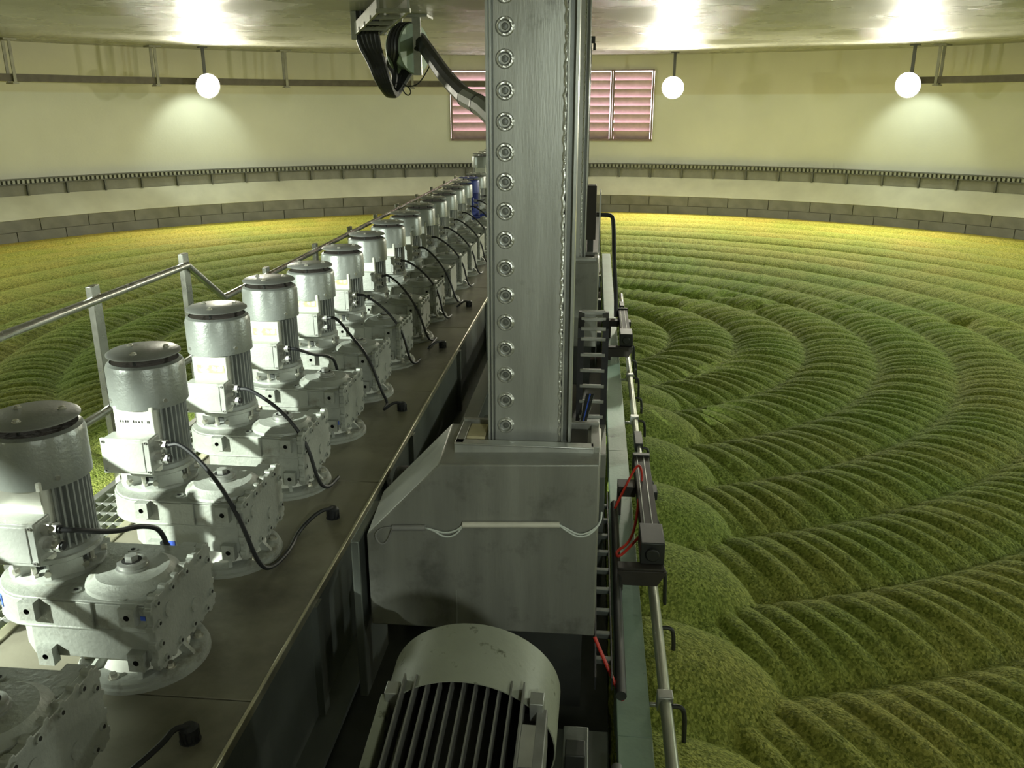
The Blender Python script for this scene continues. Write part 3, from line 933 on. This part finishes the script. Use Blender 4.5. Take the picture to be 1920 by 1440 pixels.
# ---- lifting columns and their housings
def lift_column(x, y, z0, z1, label, group='lifting columns'):
    t = empty('lift_column', (x, y, z0), label=label, cat='column', group=group)
    h = z1 - z0
    # local x: 0 = middle
    MB().box(-.120, .108, .012, .135, 0, h, 'steel').obj('front_plate', None, t, .002)
    MB().box(-.141, -.134, -.006, .14, 0, h, 'steel').box(-.130, -.124, -.002, .14, 0, h, 'steel').obj('side_plate', None, t, .001)
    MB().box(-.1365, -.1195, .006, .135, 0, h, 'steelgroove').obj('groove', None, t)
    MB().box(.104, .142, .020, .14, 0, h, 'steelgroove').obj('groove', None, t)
    MB().box(.136, .146, -.004, .14, 0, h, 'steel').box(.112, .119, .000, .14, 0, h, 'steel').obj('side_plate', None, t, .001)
    w = MB(); N_ = int(h / .012); pts = []
    for i in range(N_ + 1):
        pts.append((.107 + .0025 * math.sin(i * 1.7) + .0015 * random.uniform(-1, 1), .010, h * i / N_))
    w.tube(pts, .0065, 6, 'steelbright').obj('weld_bead', None, t)
    nb_ = int((h - .0) / .0925)
    b0 = None
    for i in range(nb_ + 1):
        z = .0 + i * .0925
        if z < .012 or z > h - .02: continue
        if b0 is None:
            mx = Matrix.Rotation(PI / 2, 4, 'X')
            q = MB().lathe([(.031, -.012), (.030, .001), (.026, .005), (.021, .0055), (.0195, .001)], 20, 'steelbright', mx, False, False).lathe([(.0198, .001), (.012, -.001), (.009, .002), (.001, .0025)], 16, 'steelgroove', mx, False, False)
            b0 = q.obj('plug_weld', None, t); b0.location = (-.082, .012, z)
            b0.rotation_euler = (0, 0, 0)
        else:
            share(b0, 'plug_weld', t, (-.082, .012, z))
    return t
COLX = -.205
lift_column(COLX, 2.775, .535, Z_CEIL - .01, 'wide stainless lifting column with plug welds, standing in front of all else')
lift_column(COLX, 6.62, .45, Z_CEIL - .01, 'second stainless lifting column, mostly hidden behind the first one')

def lift_housing(y, label, dz=0):
    t = empty('lift_housing', (0, y, -.3), label=label, cat='housing', group='column housings')
    lo = Vector((0, -y, .3)); lo = Vector((0, 0, .3))
    # coordinates: y relative to front face
    yb = .33
    sh = MB()
    outline = [(.043, -.085), (.043, .572), (-.495, .550), (-.755, .275), (-.755, .12), (-.755, -.085)]
    top2 = [(.050, -.085), (.050, .575), (-.500, .575), (-.775, .285), (-.775, .15), (-.775, -.085)]
    n = len(outline)
    vs = [(x, 0, z) for x, z in outline] + [(x, yb, z) for x, z in top2]
    fs = [tuple(range(n - 1, -1, -1)), tuple(range(n, 2 * n))] + [(i, (i + 1) % n, n + (i + 1) % n, n + i) for i in range(n)]
    sh.add(vs, fs, 'housing')
    sh.obj('shell', None, t, .006, lo)
    MB().box(-.815, -.785, .0, .33, -.40, .245, 'girder').obj('side_flange', None, t, .004, lo)
    MB().box(-.45, .0, .02, yb, -.40, -.085, 'dark').obj('foot', None, t, 0, lo)
    # channel frame round the column foot
    MB().box(-.455, .022, .090, .100, .555, .590, 'steel').box(-.455, .022, .090, .135, .585, .592, 'steel').obj('front_channel', None, t, .002, lo)
    MB().box(-.455, -.425, .10, yb - .01, .560, .592, 'housing').obj('side_channel', None, t, .002, lo)
    MB().box(.012, .042, .10, yb - .01, .560, .592, 'housing').obj('side_channel', None, t, .002, lo)
    MB().box(-.455, .04, yb - .02, yb + .0, .560, .600, 'housing').obj('rear_channel', None, t, .002, lo)
    MB().box(-.425, -.36, .17, .30, .562, .588, 'wood').obj('guide_block', None, t, .003, lo)
    MB().box(-.06, .0, .16, .30, .566, .580, 'brown').obj('guide_block', None, t, .003, lo)
    return t
h1 = lift_housing(2.60, 'grey stainless housing with a slanted shoulder round the foot of the front column')
lift_housing(6.42, 'grey stainless housing round the foot of the second column')

MB().prism([(-.4455, .075), (-.4425, .07), (-.440, -.02), (-.4425, -.065), (-.447, -.06), (-.4455, .0)], -.0008, .0, 'y', 'steel').obj('scratch', None, h1, 0, Vector((0, 0, .3)))
# conduit and wires across the front housing
cd = empty('cable_conduit', (-.3, 2.59, .30), label='white and grey conduit pieces with loose white wires across the front housing', cat='conduit')
cl = -cd.location
YF = 2.588
MB().tube([(-.415, YF, .336), (-.085, YF, .352)], .0105, 12, 'white').obj('white_tube', None, cd, 0, cl)
MB().tube([(-.660, YF, .312), (-.545, YF, .318)], .0105, 12, 'greyc').obj('grey_tube', None, cd, 0, cl)
for dz in (0, -.016):
    MB().tube([(-.55, YF, .318), (-.52, YF, .312), (-.48, YF - .003, .302 + dz), (-.44, YF, .310 + dz), (-.412, YF, .335)], .0032, 6, 'wire', 2).obj('wire', None, cd, 0, cl)
for dz in (0, -.009):
    MB().tube([(-.088, YF, .352), (-.06, YF, .338 + dz), (-.02, YF - .004, .318 + dz), (.02, YF, .330 + dz), (.052, YF + .01, .360), (.055, YF + .05, .38)], .0032, 6, 'wire', 2).obj('wire', None, cd, 0, cl)
MB().tube([(-.655, YF, .315), (-.70, YF, .31), (-.725, YF - .002, .28), (-.705, YF - .002, .245), (-.68, YF, .255), (-.66, YF, .31)], .003, 6, 'greyc', 2).obj('wire', None, cd, 0, cl)

# ---- big inclined drive motor in front
def drive_motor():
    el, az = R(11), R(1)
    ax = Vector((math.sin(az) * math.cos(el), math.cos(az) * math.cos(el), math.sin(el)))   # towards the fan end
    org = Vector((-.292, 1.80, .112))                                                     # centre of the open cowl rim
    t = empty('drive_motor', (org.x, org.y, -.36), label='large inclined drive motor with scuffed green cowl below the front housing', cat='motor')
    zax = ax; xax = Vector((1, 0, 0)); xax = (xax - zax * xax.dot(zax)).normalized(); yax = zax.cross(xax)
    mx = Matrix((xax, yax, zax)).transposed().to_4x4() @ Matrix.Scale(1.24, 4); mx.translation = Vector((0, 0, org.z + .36))
    RR = .186
    MB().lathe([(RR, 0), (RR + .003, 0), (RR + .003, .158), (RR - .010, .171), (.10, .176), (.001, .176)], 56, 'cowlgreen', mx, False, False).lathe([(RR, 0), (RR - .004, .16)], 56, 'motordark', mx, False, False).obj('fan_cowl', None, t)
    b = MB().lathe([(.135, -.46), (.135, .08)], 40, 'motordark', mx)
    b.obj('body', None, t)
    # yax points down the back; find "up" = -yax if needed
    up = -1 if yax.z < 0 else 1
    k0 = PI / 2 * up
    for k in range(-5, 6):
        x = k * .0245
        MB().box(x - .0017, x + .0017, min(up * .10, up * .166), max(up * .10, up * .166), -.46, .03, 'motorfin', mx).obj('fin', None, t)
    sd = MB()
    for s in (-1, 1):
        for k in range(7):
            y = -up * .09 + up * k * .027
            sd.box(min(s * .10, s * .168), max(s * .10, s * .168), y - .0024, y + .0024, -.46, .03, 'motorfin', mx)
    tag(sd.obj('side_fins', None, t), kind='stuff')
    MB().box(-.172, -.150, min(up * .05, up * .125), max(up * .05, up * .125), -.46, .01, 'cowlgreen', mx).obj('side_pad', None, t, .003)
    MB().box(.150, .172, min(up * .02, up * .128), max(up * .02, up * .128), -.46, .0, 'motorfin', mx).obj('side_pad', None, t, .003)
    for x in (-.145, .150):
        MB().box(x - .014, x + .014, min(up * .10, up * .15), max(up * .10, up * .15), -.01, .022, 'galv', mx).obj('cowl_clip', None, t, .002)
    MB().box(.125, .152, min(up * .130, up * .133), max(up * .130, up * .133), -.14, -.045, 'steeltag', mx).obj('name_plate', None, t)
    vs = []
    for k in range(5):
        a = math.atan2(up * .52, -.85) + R(9) * (k - 2) / 2
        for rr in (RR + .0031, RR + .0042):
            for z in (.002, .050 - .018 * abs(k - 2)): vs.append(mx @ Vector((rr * math.cos(a), rr * math.sin(a), z)))
    fs = []
    for k in range(4):
        b0 = k * 4
        fs += [(b0, b0 + 4, b0 + 5, b0 + 1), (b0 + 2, b0 + 3, b0 + 7, b0 + 6), (b0, b0 + 2, b0 + 6, b0 + 4), (b0 + 1, b0 + 5, b0 + 7, b0 + 3)]
    MB().add(vs, fs + [(0, 1, 3, 2), (16, 18, 19, 17)], 'bluetag').obj('blue_mark', None, t)
    s = mx @ Vector((0, -up * .13, -.2))
    MB().cyl((s.x, s.y, s.z), (s.x, s.y, .0), .05, 12, 'dark').obj('foot', None, t)
    return t
drive_motor()

# ---- green beam, spray pipe, tubes on the malt side
gb = empty('green_beam', (.19, 6, -.30), label='long pale green beam along the malt side of the machine', cat='beam')
gbl = -gb.location
for y0, y1 in ((.3, 2.36), (2.362, 4.85), (4.852, 8.2), (8.202, 12.2)):
    MB().box(.128, .243, y0, y1, -.312, -.300, 'green').obj('top_plate', None, gb, .002, gbl)
MB().box(.232, .243, .3, 12.2, -.372, -.312, 'green').obj('web', None, gb, 0, gbl)
MB().box(.128, .139, .3, 12.2, -.54, -.312, 'green').obj('web', None, gb, 0, gbl)

sp = empty('spray_pipe', (.30, 6, -.30), label='stainless spray pipe with hooked branches along the green beam', cat='pipe')
spl = -sp.location
MB().tube([(.292, .5, -.30), (.325, 9.4, -.30)], .0215, 20, 'pipe').obj('pipe', None, sp, 0, spl)
hk = None
for i in range(14):
    y = 2.52 - 2 * .475 + i * .475
    x = .292 + (y - .5) * .0037
    if hk is None:
        hk = MB().tube([(.0, 0, .0), (.045, 0, .008), (.066, -.004, -.01), (.069, -.01, -.16), (.076, -.03, -.27)], .0085, 8, 'dark', 2).obj('spray_branch', None, sp, 0, spl + Vector((x, y, -.30)))
    else: share(hk, 'spray_branch', sp, spl + Vector((x, y, -.30)))
    if i % 2 == 0:
        MB().box(x - .030, x + .026, y + .012, y + .062, -.332, -.272, 'galv').box(.244, x - .02, y + .03, y + .045, -.330, -.315, 'galv').obj('pipe_clamp', None, sp, .004, spl)

for (x, y0, y1, z, r, m_, lab) in ((.141, 2.48, 3.98, -.235, .019, 'dark', 'dark round tube lying along the edge of the green beam'),
                                   (.118, .6, 2.20, -.285, .018, 'greyc', 'grey round tube beside the drive motor along the green beam'),
                                   (.150, .6, 2.16, -.284, .016, 'green', 'thin green tube lying on the green beam beside the drive motor')):
    o = MB().tube([(x, y0, z), (x + .004, y1, z)], r, 14, m_)
    if m_ == 'dark': o.box(x - .006, x + .006, 2.6, 2.63, -.30, z, m_).box(x - .006, x + .006, 3.8, 3.83, -.30, z, m_)
    tag(o.obj('tube'), lab, 'tube')

# electric actuators on brackets
def actuator(y, label):
    t = empty('actuator', (.27, y, -.30), label=label, cat='actuator', group='actuators')
    # local y: 0 .. 1.1
    MB().box(-.125, .075, -.10, -.04, .10, .112, 'brown').prism([(-.125, .03), (.045, .03), (.085, .10), (-.125, .10)], -.102, -.09, 'y', 'brown').box(-.12, -.10, -.10, -.04, 0, .10, 'brown').obj('rear_bracket', None, t, .003)
    MB().box(-.11, -.02, .62, .72, .105, .16, 'brown').box(-.11, -.09, .62, .72, 0, .11, 'brown').obj('front_bracket', None, t, .003)
    MB().box(-.018, .062, .10, .98, .110, .19, 'brown').box(.030, .036, .10, .98, .188, .193, 'galv').box(-.005, .0, .10, .98, .188, .193, 'galv').obj('body', None, t, .004)
    MB().box(-.030, .074, -.06, .13, .112, .215, 'dark').cyl((.022, -.061, .165), (.022, -.08, .165), .03, 14, 'dark').obj('end_block', None, t, .005)
    MB().box(-.024, .068, .95, .99, .10, .20, 'dark').obj('front_block', None, t, .004)
    MB().box(.060, .085, .56, .66, .12, .165, 'black').obj('side_knob', None, t, .004)
    MB().cyl((.022, .99, .15), (.022, 1.20, .15), .013, 12, 'chrome').obj('rod', None, t)
    MB().box(.0, .044, 1.18, 1.38, .125, .175, 'dark').box(.012, .032, 1.22, 1.34, .0, .13, 'dark').obj('clevis', None, t, .003)
    return t
actuator(3.36, 'dark actuator with red hoses on the green beam beside the front housing')
actuator(6.9, 'dark actuator farther along the green beam beside the second column')
for pts, lab in (([(.145, 3.86, -.20), (.20, 3.98, -.13), (.265, 4.12, -.06), (.285, 4.05, -.09), (.275, 3.96, -.13)], 'red air hose looped over the front of the near actuator'),
                 ([(.255, 3.80, -.12), (.235, 3.62, -.17), (.20, 3.50, -.20), (.14, 3.44, -.21), (.15, 3.38, -.21), (.22, 3.47, -.18), (.26, 3.50, -.14)], 'red air hose at the rear block of the near actuator'),
                 ([(.045, 2.62, -.10), (.07, 2.60, -.15), (.11, 2.56, -.22), (.150, 2.52, -.285)], 'red air hose hanging from the front housing corner')):
    tag(MB().tube(pts, .0065, 8, 'red', 3).obj('air_hose'), lab, 'hose')
# hooked pipe with hose by the second column
o = MB().tube([(.02, 8.2, .72), (.10, 8.2, .72), (.165, 8.2, .715), (.185, 8.18, .66), (.20, 8.0, .30), (.225, 7.9, .02), (.23, 7.8, -.17)], .020, 10, 'black', 1)
tag(o.obj('hooked_pipe'), 'black hooked pipe dropping to the far actuator', 'pipe')

# energy chain: horizontal run beside the housing and the upright loop behind it
ch = empty('energy_chain', (.02, 4.1, -.3), label='black energy chain with grey cross bars looping upright beside the front column', cat='cable chain')
chl = -ch.location
path = []
for i in range(9): path.append((3.93, .02 + i * .078, 1))
for k in range(1, 7):
    a = k * PI / 6; path.append((3.93 + .16 * (1 - math.cos(a)), .644 + .16 * math.sin(a) * .55, 1))
cr = lk = None
for i in range(len(path) - 1):
    y0, z0, _ = path[i]; y1, z1, _ = path[i + 1]
    for x in (-.046, .071): MB().bar((x, y0, z0), (x, y1, z1), .008, .03, 'black', (1, 0, 0)).obj('side_link', None, ch, 0, chl)
    if i % 1 == 0 and i > 2:
        MB().box(-.046, .071, y0 - .012, y0 + .004, z0 - .008, z0 + .008, 'galv').obj('cross_bar', None, ch, .002, chl)
for i in range(9):
    y = 2.62 + i * .155
    MB().box(.050, .108, y - .012, y + .012, -.205, -.185, 'girder').obj('cross_bar', None, ch, .002, chl)
MB().box(.048, .054, 2.5, 4.0, -.23, -.18, 'black').obj('side_link', None, ch, 0, chl)
MB().box(.106, .111, 2.5, 4.0, -.23, -.18, 'black').obj('side_link', None, ch, 0, chl)
MB().box(-.06, .085, 3.55, 3.94, .20, .214, 'housing').box(-.06, .085, 3.545, 3.56, .10, .214, 'housing').box(-.03, .085, 3.6, 3.62, -.54, .10, 'girder').obj('support_bracket', None, ch, .003, chl)
for k in range(5):
    MB().tube([(-.01 + k * .008, 3.95, .36), (-.03 + k * .006, 3.85, .28), (-.055 + k * .006, 3.6, .24), (-.05 + k * .005, 3.1, .15), (-.05 + k * .005, 2.98, .0)], .005, 6, 'bluetag' if k == 2 else 'dark', 2).obj('lead', None, ch, 0, chl)

# control box and switch mast beside the second column
o = MB().box(-.055, .012, 7.0, 7.2, .665, 1.085, 'dark').box(-.06, .016, 6.99, 7.0, .66, 1.09, 'brown').box(-.05, .0, 7.05, 7.1, -.54, .665, 'dark')
tag(o.obj('control_box', None, None, .004), 'dark blue-grey control box beside the second column', 'box')
o = MB().box(.045, .055, 7.4, 7.7, -.54, 1.0, 'galv')
tag(o.obj('edge_plate', None, None, .002), 'thin upright steel plate beside the dark control box', 'plate')
sm = empty('switch_mast', (-.08, 7.05, .4), label='thin mast with a small switch at its top behind the second column', cat='mast')
sml = -sm.location
MB().box(-.090, -.055, 7.02, 7.06, -.54, 2.16, 'girder').obj('mast', None, sm, .002, sml)
MB().box(-.085, -.03, 7.01, 7.05, 2.15, 2.20, 'dark').box(-.045, -.025, 7.02, 7.03, 2.10, 2.15, 'dark').obj('switch', None, sm, .002, sml)

# ---- overhead cable wheel
sv = empty('cable_pulley', (-2.35, 11.6, Z_CEIL), label='cable wheel hung from the ceiling with black cable over it', cat='pulley')
svl = -sv.location
def q(px, py, Y):   # photo point on a plane of constant y, used to lay out the hanging hardware
    r = px - 960; u = 720 - py
    up = u * math.cos(PITCH) - 1600 * math.sin(PITCH); f = 1600 * math.cos(PITCH) + u * math.sin(PITCH)
    d = Vector((r * math.cos(YAW) - f * math.sin(YAW), r * math.sin(YAW) + f * math.cos(YAW), up))
    return EYE + d * (Y / d.y)
wc = q(765, 92, 11.6)
mxw = Matrix.Translation(wc) @ Matrix.Rotation(R(62), 4, 'Z') @ Matrix.Rotation(PI / 2, 4, 'X')
MB().lathe([(.05, -.12), (.30, -.12), (.31, -.10), (.25, -.08), (.25, .08), (.31, .10), (.30, .12), (.05, .12)], 36, 'sheave', mxw).obj('wheel', None, sv, 0, svl)
dp = mxw.to_3x3() @ Vector((0, 0, 1))
hp = MB()
for s in (-1, 1):
    c0 = wc + dp * (.15 * s)
    hp.box(c0.x - .055, c0.x + .055, c0.y - .02, c0.y + .02, wc.z - .32, Z_CEIL - .001, 'galv')
hp.box(wc.x - .30, wc.x + .30, wc.y - .2, wc.y + .2, Z_CEIL - .03, Z_CEIL - .001, 'galv')
hp.obj('hanger_plate', None, sv, .003, svl)
MB().cyl(wc - dp * .18, wc + dp * .18, .035, 14, 'dark').obj('axle', None, sv, 0, svl)
# cable trough running along the ceiling, its mouth above the wheel
tr = empty('cable_trough', (-2.9, 10.5, Z_CEIL), label='steel cable trough under the ceiling with a bundle hanging from its mouth', cat='cable tray')
trl = -tr.location
m0 = q(690, 55, 11.0); m1 = q(735, -40, 9.5)
for dx in (-.16, .16):
    MB().bar(m0 + Vector((dx, 0, 0)), Vector((m1.x + dx, m1.y, Z_CEIL - .10)), .03, .14, 'galv').obj('side_rail', None, tr, .003, trl)
for f in (0, .25, .5, .75, 1):
    p = m0.lerp(Vector((m1.x, m1.y, Z_CEIL - .10)), f)
    MB().box(p.x - .18, p.x + .18, p.y - .02, p.y + .02, p.z - .07, p.z - .03, 'galv').obj('rung', None, tr, 0, trl)
MB().box(m0.x - .20, m0.x - .13, m0.y - .05, m0.y + .05, m0.z - .12, Z_CEIL - .001, 'galv').box(m0.x + .15, m0.x + .21, m0.y - .02, m0.y + .1, m0.z - .06, Z_CEIL - .001, 'galv').box(m0.x - .2, m0.x + .22, m0.y - .04, m0.y - .01, m0.z - .02, m0.z + .03, 'galv').obj('hanger', None, tr, .003, trl)
# cables
A = 11.0
bundle = []
for k in range(5):
    dx = (k - 2) * .055
    top = q(688, 40, A) + Vector((dx, .0, .12)); mid = q(688, 75, A) + Vector((dx, 0, 0))
    pts = [top, mid, q(702 + k, 115, A) + Vector((dx * .45, k * .02, 0)), q(714 + k, 150, A) + Vector((dx * .35, k * .02, 0)), q(730 + k, 178, 11.3) + Vector((dx * .2, 0, 0)),
           q(741, 176, 11.5) + Vector((dx * .2, 0, 0)), q(752, 150, 11.6) + Vector((dx * .5, 0, 0)), q(767, 122, 11.65) + Vector((dx * .6, 0, 0))]
    bundle.append(pts)
hb = empty('hanging_cable_bundle', q(735, 180, 11.3), label='thick black cable bundle sagging between trough and cable wheel', cat='cable')
for pts in bundle:
    MB().tube(pts, .046, 8, 'black', 2).obj('strand', None, hb, 0, -hb.location)
arc = []
for k in range(19):
    a = R(200 - 240 * k / 18)
    arc.append(wc + Matrix.Rotation(R(62), 3, 'Z') @ Vector((.285 * math.cos(a), 0, .285 * math.sin(a))))
for o_ in (-.055, 0, .055):
    MB().tube([q(737, 165, 11.4), q(741, 142, 11.5), q(733, 120, 11.55) + dp * o_] + [p + dp * o_ for p in arc[1:12]], .040, 8, 'black', 1).obj('strand', None, hb, 0, -hb.location)
fc = empty('feed_cable', q(860, 150, 10), label='thick black feed cable sloping from the cable wheel down behind the column', cat='cable')
fl_ = -fc.location
end = Vector((-.37, 6.70, 1.20))
P0, P1, P2, P3 = q(781, 66, 11.85), q(805, 100, 11.2), q(838, 148, 10.2), q(872, 182, 9.2)
P4 = q(897, 196, 8.6); P5 = q(915, 207, 8.2)
MB().tube([P0, P1, P2, P3], .092, 10, 'black', 2).obj('sheath', None, fc, 0, fl_)
MB().tube([P3, P4, P5, P5.lerp(end, .5), end], .098, 10, 'tape', 1).obj('taped_end', None, fc, 0, fl_)
MB().tube([P3.lerp(P4, .02), P3.lerp(P4, .12)], .101, 10, 'black').obj('binding', None, fc, 0, fl_)
MB().tube([P4.lerp(P5, .02), P4.lerp(P5, .14)], .102, 10, 'black').obj('binding', None, fc, 0, fl_)
sw = [q(808, 118, 11.2), q(800, 135, 11.3), q(785, 158, 11.3), q(768, 163, 11.3), q(756, 160, 11.3), q(755, 170, 11.3), q(764, 180, 11.3), q(771, 175, 11.3), q(768, 165, 11.3), q(758, 158, 11.4), q(752, 155, 11.5)]
tag(MB().tube(sw, .008, 6, 'black', 2).obj('loose_wire'), 'thin loose wire curling below the cable wheel', 'wire')

# ---- key floodlight behind the camera on the railing side
flood(-154.5, 10.75, 2.50, 40, 0, COOL, 'floodlight on the round wall behind the camera, railing side', 'glow_cool')
kb = pol(-154.5, 10.55, 2.48)
spot('key_beam', kb, (-1.80, 4.1, -.10), KEY_W, COOL, 41, .55, .03)
kl = [o for o in bpy.data.objects if o.name.split('.')[0] == 'floodlight'][-1]
def beam_blocker(c, name):  # unseen plates added to keep the key beam off housing and malt
    q_ = MB(); q_.add(c, [(0, 1, 2, 3)], 'lamp')
    q_.v += [(x, y + .004, z + .004) for x, y, z in c]; n_ = len(c)
    q_.f += [[7, 6, 5, 4]] + [[i, (i + 1) % 4, 4 + (i + 1) % 4, 4 + i] for i in range(4)]; q_.m += [q_.m[0]] * 5
    o = q_.obj(name, None, kl); o.matrix_world = Matrix.Identity(4)
    o.matrix_parent_inverse = Matrix.Identity(4)
    o.matrix_local = (Matrix.Translation(kl.location) @ Matrix.Rotation(kl.rotation_euler.z, 4, 'Z')).inverted()
def ray_pt(bear, el, d):
    return kb + Vector((math.sin(R(bear)) * d, math.cos(R(bear)) * d, math.tan(R(el)) * d))
beam_blocker([ray_pt(53.5, -40, .85), ray_pt(53.5, 8, .85), ray_pt(85, 8, .7), ray_pt(85, -40, .7)], 'side_beam_blocker')
edge = [(-15, -6.5), (8, -7.5), (16, -9), (25, -12), (39, -17.8), (51, -24), (75, -24)]
for (b0, e0), (b1, e1) in zip(edge, edge[1:]):
    beam_blocker([ray_pt(b0, e0, .86), ray_pt(b1, e1, .86), ray_pt(b1, 20, .75), ray_pt(b0, 20, .75)], 'top_beam_blocker')
# unseen fill floodlight added behind the camera for the column and housing fronts
flood(171, 10.75, 2.09, 12, 0, COOL, 'unseen fill floodlight added on the round wall straight behind the camera', 'glow_cool')
spot('front_fill', pol(171, 10.55, 2.07), (-.36, 3.0, .80), FRONT_W, COOL, 38, .85, .10)
